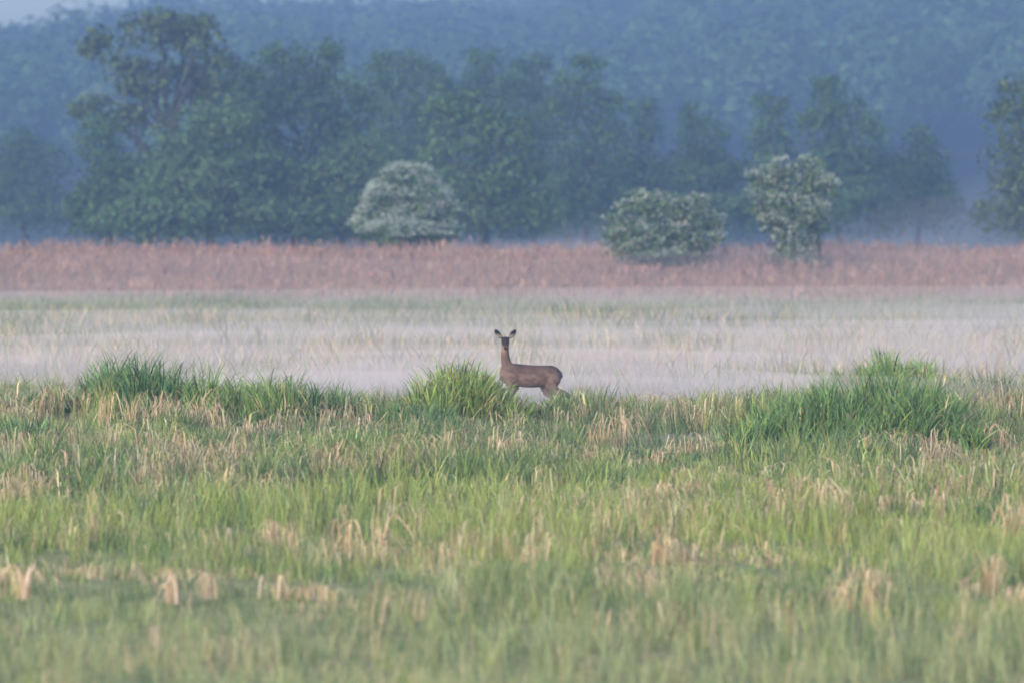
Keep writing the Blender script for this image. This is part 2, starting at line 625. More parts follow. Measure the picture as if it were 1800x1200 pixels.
tussock('sedge_tussock', 'pointed dark green tussock at the left end of the long row of sedge',
        [cl(228, 75.3, 0.42, 0.55, 900), cl(180, 75.8, 0.3, 0.40, 350), cl(285, 75.2, 0.35, 0.48, 500), cl(130, 75.6, 0.35, 0.34, 350), cl(70, 75.8, 0.45, 0.28, 350), cl(15, 75.4, 0.4, 0.26, 250)], T_DARK, 1, 0.04)
tussock('sedge_tussock', 'low wide tussock with long spiky leaf tips in the middle of the left row',
        [cl(430, 75.0, 0.45, 0.46, 750), cl(360, 75.2, 0.40, 0.46, 500), cl(500, 74.8, 0.42, 0.50, 650)], T_GREEN, 2, 0.08)
tussock('sedge_tussock', 'small spiky tussock ending the left row, one tall blade leaning to its right',
        [cl(570, 74.6, 0.32, 0.48, 600), cl(610, 74.8, 0.16, 0.42, 120)], T_DARK, 3, 0.06)
tussock('sedge_tussock', 'round green tussock hiding the front legs of the deer',
        [cl(808, 75.3, 0.42, 0.50, 1100), cl(765, 75.0, 0.35, 0.44, 600), cl(870, 75.4, 0.36, 0.38, 600), cl(905, 75.0, 0.22, 0.30, 250), cl(945, 76.0, 0.28, 0.28, 260), cl(990, 76.8, 0.34, 0.30, 300)],
        T_BRIGHT, 4, 0.12)
tussock('sedge_tussock', 'low dark clump of sedge at the left foot of the round tussock by the deer',
        [cl(735, 74.2, 0.38, 0.40, 700), cl(690, 74.2, 0.28, 0.32, 300)], T_DARK, 5, 0.06)
tussock('sedge_tussock', 'largest and greenest tussock, a long dense mound at the right of the meadow',
        [cl(1540, 67.5, 0.70, 0.54, 2200), cl(1445, 67.2, 0.60, 0.50, 1500), cl(1635, 67.4, 0.56, 0.48, 1200), cl(1560, 66.6, 0.55, 0.34, 700),
         cl(1375, 66.9, 0.50, 0.44, 900), cl(1700, 67.0, 0.36, 0.34, 450), cl(1310, 66.6, 0.45, 0.38, 600), cl(1440, 66.3, 0.5, 0.30, 500)], T_DARK + T_GREEN, 6, 0.03)
tussock('sedge_tussock', 'hazy pointed tussock standing behind the largest green mound',
        [cl(1560, 84, 0.75, 0.44, 900), cl(1480, 84, 0.6, 0.38, 500), cl(1630, 83.6, 0.55, 0.38, 450), cl(1540, 82.5, 0.8, 0.40, 700), cl(1590, 81, 0.6, 0.40, 500), cl(1500, 79.5, 0.55, 0.36, 400), cl(1640, 79, 0.5, 0.32, 300)], T_GREEN, 7, 0.10)
tussock('sedge_tussock', 'dark low sedge clump at the left edge of the meadow below the row',
        [cl(50, 70.0, 0.45, 0.38, 700), cl(120, 69.6, 0.35, 0.30, 400)], T_DARK, 8, 0.06)
tussock('sedge_tussock', 'dark spreading sedge clump in mid meadow below and left of the deer',
        [cl(690, 65.0, 0.40, 0.40, 650), cl(620, 65.4, 0.35, 0.36, 450), cl(540, 65.6, 0.3, 0.34, 350)], T_GREEN, 9, 0.15)


# ------------------------------------------------------------------ drooping straw tufts
def straw_tuft(label, px, py, wpx, hpx, seed, n=70):
    """a few small sheaves of bent strands side by side, each strand arching over and hanging down by its own length"""
    r = np.random.default_rng(seed)
    d = ground_dist(py)
    x = (px - 900) / FPX * d
    s = d / FPX
    z0 = float(H(x, d))
    wr, ht = wpx * s * 0.5, hpx * s * 1.25
    ns = max(2, int(wpx / 24) + int(r.integers(0, 2)))
    sx = np.linspace(-0.8, 0.8, ns) * wr + r.normal(0, 0.12, ns) * wr
    sy = r.normal(0, 0.12, ns)
    sh = 0.45 + 0.65 * r.random(ns)
    n = int(n * 1.25)
    k = r.integers(0, ns, n)
    a = r.random(n) * 6.283
    q = np.abs(r.normal(0, 0.045 + 0.08 * wr / ns, n))
    b = np.stack([sx[k] + np.cos(a) * q, sy[k] + np.sin(a) * q, np.zeros(n)], 1)
    b[:, 2] = H(b[:, 0] + x, b[:, 1] + d) - z0 + 0.02
    top = ht * sh[k] * (0.35 + 0.75 * r.random(n))              # where the strand bends over
    end = top * (0.95 * r.random(n) ** 0.8)                     # where its tip hangs
    sway = np.where(r.random(ns) < 0.5, 0.0, math.pi)[k]
    la = np.where(r.random(n) < 0.7, sway, sway + math.pi) + r.normal(0, 0.75, n)
    reach = top * (0.15 + 0.95 * r.random(n) ** 1.3)
    wd = 0.006 + 0.010 * r.random(n) ** 1.6
    tint = mixcol([(0.54, 0.44, 0.29), (0.48, 0.38, 0.25), (0.60, 0.49, 0.35), (0.42, 0.33, 0.20), (0.38, 0.34, 0.20)], n, r, 0.18)
    root = empty('straw_tuft', (x, d, z0), label, 'dry grass tuft', 'tufts of last year\'s straw in the meadow')
    fa = r.normal(0, 0.8, n)
    for e in range(ns):
        m = k == e
        if m.sum() < 3: continue
        v, fl, c = arcs(b[m], top[m], end[m], reach[m], la[m], wd[m], fa[m], tint[m])
        tag(link('sheaf', build_mesh('sheaf', v, fl, c), M_STRAW, root), kind='stuff')


for k, (lb, px, py, wp, hp_, n) in enumerate(TUFTS):
    straw_tuft(lb, px, py, wp, hp_, 100 + k, n)


# ------------------------------------------------------------------ reeds
def reeds():
    n = 50000
    d = np.where(rng.random(n) < 0.36, 192 + 38 * np.sqrt(rng.random(n)), 222 + 26 * rng.random(n) ** 1.7)
    x = (rng.random(n) * 2 - 1) * (0.0846 * d + 4)
    front = 224 + 12 * (fbm(x, d * 0, 7.0, 5, 3) - 0.5) * 2
    ok = d > front - 34 * noise(x, d * 0.4, 5.0, 55)
    d, x = d[ok], x[ok]
    n = len(d)
    h = (1.55 + 0.45 * rng.random(n)) * (0.72 + 0.52 * fbm(x, d, 2.6, 8, 3))
    h = h * (0.16 + 0.84 * (0.25 + 0.75 * fbm(x, d, 4.0, 66, 2)) ** (1.5 * sstep(230, 215, d)) * sstep(200, 227, d))
    for px, bd, rad in ((1170, 225, 2.5), (1390, 223.5, 1.6)):     # thin round the two nearer hawthorns
        q = np.exp(-(((x - (px - 900) / FPX * bd) / rad) ** 4)) * sstep(bd + 3.0, bd + 1.0, d)
        h = h * (1 - 0.0 * q)
    low = rng.random(n) < 0.25
    h[low] *= 0.35 + 0.5 * rng.random(low.sum())
    pal = [(0.285, 0.20, 0.158), (0.315, 0.228, 0.178), (0.26, 0.182, 0.145), (0.34, 0.255, 0.195)]
    t = mixcol(pal, n, None, 0.12)
    tall = rng.random(n) < 0.08
    h[tall] += 0.42 * rng.random(tall.sum())
    z = H(x, d) - 0.05
    b = np.stack([x, d, z], 1)
    la = rng.random(n) * 6.283
    fa = rng.normal(0, 0.5, n)
    A = blades(b, h, 0.018 + 0.014 * rng.random(n), h * (0.03 + 0.12 * rng.random(n)), la, fa, t, 2)
    # plumes and bent leaves near the top
    m = rng.random(n) < 0.55
    k = m.sum()
    b2 = b[m].copy()
    top = h[m] * (0.72 + 0.22 * rng.random(k))
    b2[:, 2] += top
    B = blades(b2, 0.16 + 0.16 * rng.random(k), 0.025 + 0.03 * rng.random(k), 0.08 + 0.16 * rng.random(k), rng.random(k) * 6.283,
               rng.normal(0, 0.6, k), mixcol(pal, k) * np.array([1.05, 0.95, 0.98]), 2, 0.6 * rng.random(k))
    v, fl, c = merge([A, B])
    o = link('reeds', build_mesh('reeds', v, fl, c), M_REED)
    tag(o, 'belt of dry reddish brown reeds along the far side of the meadow', 'reeds', kind='stuff')


reeds()


# ------------------------------------------------------------------ crowns, trunks
def crown(puffs, dens, leaf, pal, r, core=0.35, out=0.55, flat=1.0):
    """leaf sprays spread over and through a set of ellipsoid puffs (x, y, z, rx, ry, rz)"""
    P, N, T = [], [], []
    for (cx, cy_, cz, rx, ry, rz) in puffs:
        area = 4 * math.pi * ((rx * ry) ** 1.6 / 3 + (rx * rz) ** 1.6 / 3 + (ry * rz) ** 1.6 / 3) ** (1 / 1.6)
        n = max(12, int(area * dens))
        u = r.standard_normal((n, 3))
        u /= np.linalg.norm(u, axis=1)[:, None]
        inner = r.random(n) < core
        rad = np.where(inner, 0.35 + 0.5 * r.random(n), 0.86 + 0.22 * r.random(n))
        # bumpy outline
        bump = 0.75 + 0.5 * noise(u[:, 0] * 2.3 + cx * 7 + u[:, 2] * 1.1, u[:, 1] * 2.3 + u[:, 2] * 2.0 + cz * 3, 0.8, 9)
        p = u * (rad * bump)[:, None] * np.array([rx, ry, rz]) + np.array([cx, cy_, cz])
        nn = u * out + (1 - out) * r.standard_normal((n, 3)) + np.array([0, 0, 0.15])
        nn /= np.linalg.norm(nn, axis=1)[:, None]
        P.append(p)
        N.append(nn)
        T.append(mixcol(pal, n, r, 0.08) * (0.85 + 0.3 * r.random()))
    P, N, T = np.concatenate(P), np.concatenate(N), np.concatenate(T)
    n = len(P)
    a = np.cross(N, r.standard_normal((n, 3)))
    a /= np.linalg.norm(a, axis=1)[:, None] + 1e-9
    b = np.cross(N, a)
    s1 = (leaf * (0.5 + 0.9 * r.random(n)))[:, None]
    s2 = s1 * (0.35 + 0.45 * r.random(n))[:, None]
    V = np.stack([P - a * s1, P - b * s2 + N * s2 * 0.2, P + a * s1, P + b * s2 + N * s2 * 0.2], 1)
    f = (np.arange(n) * 4)[:, None] + np.array([[0, 1, 2, 3]])
    return V.reshape(-1, 3), [f], np.repeat(T, 4, 0)


def tube(path, radii, sides=7):
    path = np.array(path, float)
    n = len(path)
    V = []
    for k in range(n):
        t = path[min(k + 1, n - 1)] - path[max(k - 1, 0)]
        t /= np.linalg.norm(t) + 1e-9
        ref = np.array([0, 1, 0]) if abs(t[1]) < 0.9 else np.array([1, 0, 0])
        u = np.cross(t, ref)
        u /= np.linalg.norm(u)
        v = np.cross(t, u)
        for j in range(sides):
            an = 2 * math.pi * j / sides
            V.append(path[k] + radii[k] * (math.cos(an) * u + math.sin(an) * v))
    F = []
    for k in range(n - 1):
        for j in range(sides):
            F.append([k * sides + j, k * sides + (j + 1) % sides, (k + 1) * sides + (j + 1) % sides, (k + 1) * sides + j])
    return np.array(V), [np.array(F)], np.zeros((len(V), 3)) + 0.05


def limb(p0, p1, r0, r1, r, seg=5, wob=0.06):
    p0, p1 = np.array(p0, float), np.array(p1, float)
    L = np.linalg.norm(p1 - p0)
    pts = [p0 + (p1 - p0) * t + (r.standard_normal(3) * wob * L * math.sin(math.pi * t)) for t in np.linspace(0, 1, seg)]
    return tube(pts, np.linspace(r0, r1, seg))


LEAF_DARK = [(0.048, 0.103, 0.046), (0.064, 0.13, 0.05), (0.075, 0.14, 0.056), (0.044, 0.092, 0.04)]
LEAF_MID = [(0.065, 0.129, 0.049), (0.079, 0.143, 0.053), (0.061, 0.118, 0.049), (0.088, 0.154, 0.058)]
LEAF_PALE = [(0.106, 0.144, 0.081), (0.125, 0.163, 0.094), (0.094, 0.131, 0.075)]
LEAF_OLIVE = [(0.065, 0.105, 0.041), (0.079, 0.121, 0.05), (0.055, 0.095, 0.04)]


def tree(name, label, d, puffs_px, base_px, pal, seed, dens=12.0, leaf=0.14, limbs_px=(), trunk_r=0.25, depth=0.85, core=0.35,
         cat='tree', group='trees beyond the reeds', sub=5, bark=None):
    """puffs_px : (px, py, rpx, rpy) in the picture's scale at distance d; they get real depth of their own"""
    r = np.random.default_rng(seed)
    s = d / FPX
    bx, by = (base_px - 900) * s, d
    bz = float(H(bx, by)) 
    root = empty(name, (bx, by, bz), label, cat, group)
    puffs, centres = [], []
    lo, hi = min(p[0] - p[2] for p in puffs_px), max(p[0] + p[2] for p in puffs_px)
    # branches that sweep down to the ground all round the tree
    skirt = [(lo + (hi - lo) * (k + 0.5) / 4, 372 + 14 * r.random(), (hi - lo) * 0.19, 46) for k in range(4)]
    puffs_px = list(puffs_px) + skirt + [((lo + hi) / 2, 325, (hi - lo) * 0.36, 55)]
    for (px, py, rx, ry) in puffs_px:
        x, z = (px - 900) * s - bx, CAM_H + (HORIZON - py) * s - bz
        rx, rz = rx * s, ry * s
        dy = r.normal(0, 0.25) * rx
        centres.append((x, dy, z, rx))
        puffs.append((x, dy, z, rx * 0.97, rx * 0.97 * depth, rz * 0.95))
        for k in range(sub):       # smaller swellings on each puff
            u = r.standard_normal(3)
            u /= np.linalg.norm(u)
            if u[2] < -0.3: u[2] *= -0.6
            q = 0.34 + 0.22 * r.random()
            puffs.append((x + u[0] * rx * 0.72, dy + u[1] * rx * depth * 0.7, z + u[2] * rz * 0.74, rx * q, rx * q, rz * q * 0.9))
    tr = []
    topz = max(c[2] for c in centres)
    # trunk runs up towards the heart of the crown, a limb goes to each puff
    mx = sum(c[0] for c in centres) / len(centres)
    fork = np.array([mx * 0.35, 0, topz * 0.42])
    tr.append(limb((0, 0, -0.3), fork, trunk_r, trunk_r * 0.7, r, 5, 0.03))
    for (x, dy, z, rx) in centres:
        if z > fork[2] * 0.8:
            tr.append(limb(fork, (x, dy, z + 0.2 * rx), trunk_r * 0.5, 0.05, r, 5, 0.07))
    for (xa, ya, xb, yb, ra, rb) in limbs_px:
        pa = ((xa - 900) * s - bx, -0.3, CAM_H + (HORIZON - ya) * s - bz)
        pb = ((xb - 900) * s - bx, -0.5, CAM_H + (HORIZON - yb) * s - bz)
        tr.append(limb(pa, pb, ra, rb, r, 5, 0.04))
    v, fl, c = merge(tr)
    link('trunk', build_mesh('trunk', v, fl, smooth=True), bark or M_BARK, root)
    v, fl, c = crown(puffs, dens, leaf, pal, r, core, 0.70)
    link('crown', build_mesh('crown', v, fl, c), M_LEAF, root)
    return root


# the big left group
tree('willow_tree', 'tallest left tree, open crown with forked dark limbs showing through gaps', 335,
     [(185, 85, 48, 34), (225, 125, 42, 34), (270, 55, 62, 40), (345, 85, 60, 50), (330, 45, 50, 30), (255, 165, 52, 38), (165, 195, 40, 34),
      (215, 215, 50, 36), (300, 135, 34, 34), (390, 125, 40, 36), (380, 175, 44, 40), (345, 150, 36, 40)], 318, LEAF_OLIVE, 11, 9.0, 0.19,
     [(312, 300, 300, 225, 0.34, 0.26), (300, 228, 272, 178, 0.22, 0.12), (302, 228, 335, 140, 0.24, 0.12), (333, 140, 348, 90, 0.13, 0.06),
      (300, 228, 318, 150, 0.15, 0.07), (272, 178, 225, 130, 0.10, 0.05), (290, 110, 272, 60, 0.08, 0.04)], 0.36, 0.7, 0.25)
tree('willow_tree', 'dark bushy tree at the left foot of the tallest tree', 328,
     [(165, 260, 40, 45), (200, 310, 60, 60), (160, 355, 42, 55), (220, 380, 60, 50), (170, 400, 45, 40), (260, 360, 55, 60), (190, 230, 40, 36)], 190, LEAF_DARK, 12)
tree('willow_tree', 'broad mid green tree rising behind the left thicket, flat lobed top', 345,
     [(420, 140, 55, 48), (500, 110, 52, 42), (560, 105, 46, 42), (590, 160, 50, 55), (470, 190, 70, 60), (560, 230, 66, 60), (630, 190, 40, 42), (430, 200, 60, 60), (500, 170, 60, 60), (480, 280, 80, 70), (600, 250, 60, 60)],
     520, LEAF_DARK, 13, limbs_px=[(515, 390, 560, 290, 0.3, 0.2), (560, 290, 650, 205, 0.2, 0.08)], trunk_r=0.32)
tree('willow_tree', 'lighter rounded willow in front of the left thicket reaching down to the reeds', 322,
     [(330, 240, 75, 62), (400, 230, 70, 62), (290, 320, 80, 70), (380, 330, 90, 80), (460, 310, 70, 75), (320, 385, 90, 50), (430, 385, 90, 50), (250, 385, 60, 50), (520, 380, 60, 50), (370, 260, 80, 70)],
     370, LEAF_MID, 14)
tree('willow_tree', 'low rounded willow left of the whitest hawthorn', 325,
     [(540, 345, 70, 60), (600, 300, 60, 60), (650, 270, 50, 48), (620, 365, 75, 55), (510, 390, 60, 40), (690, 330, 50, 55), (700, 385, 70, 48), (570, 395, 80, 40), (650, 390, 80, 42)], 600, LEAF_MID, 15)
tree('alder_tree', 'broad round topped tree behind the thicket left of the tree centre line', 392,
     [(690, 125, 55, 48), (740, 150, 50, 50), (650, 160, 48, 48), (700, 220, 75, 80), (760, 230, 50, 60), (700, 300, 80, 80), (770, 300, 70, 80)], 705, LEAF_DARK, 16)
tree('willow_tree', 'largest dome shaped willow right above the whitest hawthorn', 318,
     [(780, 195, 50, 45), (835, 205, 65, 50), (890, 235, 55, 55), (800, 270, 75, 70), (890, 310, 65, 75), (850, 360, 85, 65), (930, 380, 50, 45)],
     850, LEAF_MID, 17)
tree('alder_tree', 'narrow tree with a knobbly top rising just behind the dome shaped willow', 398,
     [(845, 110, 34, 34), (865, 150, 50, 42), (820, 165, 42, 42), (870, 220, 60, 60)], 858, LEAF_DARK, 18)
tree('alder_tree', 'pointed small crowned tree between the knobbly tree and the tall central alder', 405,
     [(935, 120, 38, 34), (925, 165, 46, 44), (960, 200, 50, 55), (940, 270, 60, 70)], 940, LEAF_DARK, 19)
tree('alder_tree', 'tall central alder with a narrow stepped top', 375,
     [(1030, 115, 36, 28), (1020, 155, 52, 36), (1060, 195, 50, 42), (985, 205, 48, 42), (1030, 260, 72, 65), (1040, 340, 80, 60)], 1030, LEAF_DARK, 20)
tree('alder_tree', 'small slender tree next right of the tall central alder', 385,
     [(1128, 200, 32, 32), (1125, 245, 45, 45), (1130, 310, 58, 60)], 1128, LEAF_DARK, 21)
tree('alder_tree', 'cone shaped tree rising between the second and third hawthorn', 378,
     [(1225, 205, 34, 30), (1235, 245, 50, 40), (1225, 300, 66, 60), (1270, 320, 50, 55), (1235, 370, 80, 45)], 1232, LEAF_DARK, 22)
tree('alder_tree', 'slim tree with a small round top behind the third hawthorn', 372,
     [(1355, 185, 34, 32), (1350, 235, 42, 45), (1355, 300, 60, 60), (1340, 370, 66, 45)], 1355, LEAF_DARK, 23)
tree('alder_tree', 'tallest right hand alder, triangular crown behind the third hawthorn', 366,
     [(1455, 158, 38, 30), (1475, 200, 55, 42), (1440, 230, 50, 45), (1520, 235, 50, 44), (1480, 290, 80, 60), (1545, 300, 50, 50), (1490, 365, 85, 50)],
     1475, LEAF_DARK, 24)
tree('alder_tree', 'low rounded tree between the triangular alder and the dark border tree', 376,
     [(1615, 250, 36, 32), (1620, 290, 50, 42), (1590, 330, 50, 48), (1640, 350, 50, 50)], 1615, LEAF_DARK, 25)
tree('spruce_tree', 'dark tall tree cut off by the right border', 300,
     [(1800, 160, 48, 40), (1790, 215, 66, 48), (1800, 280, 80, 55), (1790, 345, 62, 50), (1815, 395, 66, 40), (1860, 240, 70, 80), (1860, 340, 70, 70)],
     1815, LEAF_OLIVE, 26)
tree('alder_tree', 'dim bluish tree standing at the left border behind the tallest tree', 425,
     [(40, 265, 48, 40), (85, 290, 40, 42), (20, 310, 55, 55), (70, 360, 60, 50), (-30, 330, 60, 70)], 45, LEAF_DARK, 27)
tree('alder_tree', 'dim low scrub tree right of the dome shaped willow', 400,
     [(1000, 310, 60, 55), (1080, 310, 60, 55), (1160, 330, 60, 50)], 1070, LEAF_DARK, 28)

# three flowering hawthorns in the reeds
def hawthorn(label, d, puffs_px, base_px, seed, leafpal, n_bl, bl_low, stems, dens=16):
    r = np.random.default_rng(seed)
    s = d / FPX
    bx = (base_px - 900) * s
    bz = float(H(bx, d))
    root = empty('hawthorn_bush', (bx, d, bz), label, 'bush', 'flowering hawthorns in the reeds')
    puffs = []
    for (px, py, rx, ry) in puffs_px:
        x, z, a, b = (px - 900) * s - bx, CAM_H + (HORIZON - py) * s - bz, rx * s, ry * s
        dy = r.normal(0, 0.2) * a
        puffs.append((x, dy, z, a * 0.85, a * 0.85, b * 0.8))
        for k in range(4):
            u = r.standard_normal(3)
            u /= np.linalg.norm(u)
            q = 0.35 + 0.25 * r.random()
            puffs.append((x + u[0] * a * 0.8, dy + u[1] * a * 0.7, z + u[2] * b * 0.75, a * q, a * q, b * q * 1.05))
    tr = []
    for k in range(stems):
        p = puffs[(k * 5) % len(puffs)]
        tr.append(limb((r.normal(0, 0.25), r.normal(0, 0.2), -0.1), p[:3], 0.09, 0.02, r, 5, 0.07))
    for k in range(stems * 5):    # suckers and twigs round the foot
        x = r.normal(0, 0.7)
        tr.append(limb((x, r.normal(0, 0.4), 0), (x + r.normal(0, 0.4), r.normal(0, 0.4), 1.0 + 1.1 * r.random()), 0.03, 0.01, r, 4, 0.06))
    v, fl, c = merge(tr)
    link('stems', build_mesh('stems', v, fl, smooth=True), M_BARK, root)
    v, fl, c = crown(puffs, dens * 1.6, 0.095, leafpal, r, 0.4, 0.6)
    link('crown', build_mesh('crown', v, fl, c), M_LEAF, root)
    # blossom sprays sit on the upper and outer faces of the puffs
    Bp = []
    for p in puffs:
        m = int(n_bl * 1.7 * (p[3] / 0.6) ** 2)
        u = r.standard_normal((m, 3))
        u /= np.linalg.norm(u, axis=1)[:, None]
        u = u[u[:, 2] > bl_low]
        patch = noise(u[:, 0] * 3 + p[0] * 5, u[:, 2] * 3 + u[:, 1] * 2 + p[2] * 5, 0.9, 3) > 0.36
        u = u[patch]
        if len(u) == 0: continue
        rad = 0.78 + 0.40 * r.random(len(u))
        Bp.append(u * rad[:, None] * np.array(p[3:6]) + np.array(p[:3]))
    P = np.concatenate(Bp)
    n = len(P)
    N = r.standard_normal((n, 3)) * 0.6 + np.array([0, -0.5, 0.9])
    N /= np.linalg.norm(N, axis=1)[:, None]
    a = np.cross(N, r.standard_normal((n, 3)))
    a /= np.linalg.norm(a, axis=1)[:, None]
    b = np.cross(N, a)
    s1 = (0.03 + 0.035 * r.random(n))[:, None]
    V = np.stack([P - a * s1, P - b * s1 * 0.7, P + a * s1, P + b * s1 * 0.7], 1).reshape(-1, 3)
    f = (np.arange(n) * 4)[:, None] + np.array([[0, 1, 2, 3]])
    c = np.repeat(mixcol([(0.34, 0.40, 0.34), (0.42, 0.47, 0.41), (0.28, 0.35, 0.27)], n, r, 0.1), 4, 0)
    tag(link('blossom', build_mesh('blossom', V, [f], c), M_BLOSSOM, root), kind='stuff')


hawthorn('whitest hawthorn bush, a broad dome of blossom in the reeds below the dome shaped willow', 262,
         [(715, 320, 48, 26), (680, 350, 50, 32), (750, 345, 48, 34), (775, 370, 42, 34), (660, 375, 38, 30), (720, 380, 70, 36), (700, 405, 70, 30),
          (780, 400, 40, 28), (740, 412, 80, 26), (670, 410, 50, 26)], 720, 41, LEAF_MID, 420, 0.0, 7)
hawthorn('greenest and lowest hawthorn bush with little blossom, sunk in the reeds right of the deer', 225,
         [(1150, 355, 52, 26), (1110, 370, 40, 26), (1205, 365, 45, 26), (1240, 390, 42, 30), (1160, 400, 75, 36), (1100, 405, 42, 28), (1215, 415, 65, 30),
          (1150, 430, 70, 26), (1190, 448, 75, 24), (1110, 440, 50, 24)], 1170, 42, LEAF_MID + LEAF_PALE, 95, 0.1, 7)
hawthorn('upright pale hawthorn with a square crown on a dark twiggy foot above the reeds', 223.5,
         [(1340, 312, 36, 26), (1385, 320, 48, 34), (1425, 295, 28, 26), (1440, 330, 36, 34), (1350, 350, 44, 40), (1410, 370, 52, 38), (1370, 390, 42, 28),
          (1385, 425, 36, 28), (1405, 440, 42, 30), (1385, 458, 34, 24), (1412, 465, 34, 24)], 1388, 43, LEAF_MID + LEAF_PALE, 190, 0.0, 9)


# ------------------------------------------------------------------ the wood on the hill
def forest():
    r = np.random.default_rng(77)
    parts = []
    for y in np.arange(760, 1275, 15.0):
        half = 0.0846 * y + 25
        for x in np.arange(-half, half, 13.0):
            xx, yy = x + r.normal(0, 3.6), y + r.normal(0, 4.0)
            z = float(hill_z(xx, yy))
            h = 13 + 8 * r.random()
            wr = 4.6 + 4.0 * r.random() ** 1.5
            k = noise(xx, yy, 60, 9) * 0.7 + 0.25 * r.random() - 0.25 * sstep(10, 60, xx)
            pal = LEAF_DARK if k < 0.6 else LEAF_DARK[1:3] + LEAF_MID[:1]
            pf = [(xx, yy, z + h * 0.62, wr, wr, h * 0.38)]
            for q in range(4):
                a = r.random() * 6.283
                pf.append((xx + math.cos(a) * wr * 0.6, yy + math.sin(a) * wr * 0.6, z + h * (0.45 + 0.42 * r.random()), wr * 0.5, wr * 0.5, wr * 0.45))
            parts.append(crown(pf, 0.56, 0.70, pal, r, 0.08, 0.92))
    v, fl, c = merge(parts)
    o = link('forest', build_mesh('forest', v, fl, c), M_LEAF)
    tag(o, 'blue hazy wood covering the hill behind the trees', 'forest', kind='stuff')


forest()


def ridge_tree(name, label, px, top, wpx, seed, spiky=True):
    r = np.random.default_rng(seed)
    d = 1268
    s = d / FPX
    x = (px - 900) * s
    z = float(hill_z(x, d))
    zt = CAM_H + (HORIZON - top) * s
    h = max(8.0, zt - z)
    wr = wpx * s * 0.5
    root = empty(name, (x, d, z), label, 'tree', 'trees on the skyline')
    v, fl, c = limb((0, 0, -0.5), (0, 0, h * 0.97), 0.3, 0.04, r, 6, 0.005)
    link('trunk', build_mesh('trunk', v, fl, smooth=True), M_BARK, root)
    pf = []
    if spiky:
        for k in range(9):
            t = 0.25 + 0.75 * k / 9
            q = wr * (1.15 - t) * (0.8 + 0.4 * r.random())
            pf.append((r.normal(0, 0.2), r.normal(0, 0.2), h * t, q, q, h * 0.07))
    else:
        pf.append((0, 0, h * 0.62, wr, wr, h * 0.36))
        for k in range(6):
            a = r.random() * 6.283
            pf.append((math.cos(a) * wr * 0.6, math.sin(a) * wr * 0.6, h * (0.5 + 0.4 * r.random()), wr * 0.5, wr * 0.5, wr * 0.5))
    v, fl, c = crown(pf, 1.0, 0.65, LEAF_DARK, r, 0.2, 0.5)
    link('crown', build_mesh('crown', v, fl, c), M_LEAF, root)


ridge_tree('spruce_tree', 'lone pointed tree on the skyline, leftmost spike against the sky', 103, 36, 44, 1)
ridge_tree('spruce_tree', 'pointed skyline tree left of the twin spires', 146, 18, 46, 2)
ridge_tree('spruce_tree', 'taller pointed tree on the skyline right of the pale sky gap edge', 186, 8, 46, 3)
ridge_tree('oak_tree', 'rounded skyline tree at the far upper left border', 45, 44, 90, 4, False)
ridge_tree('oak_tree', 'massive dark skyline tree cut by the top border above the tallest left tree', 300, -30, 150, 5, False)
ridge_tree('oak_tree', 'feathery skyline tree between two gaps of pale sky', 440, 2, 80, 6, False)


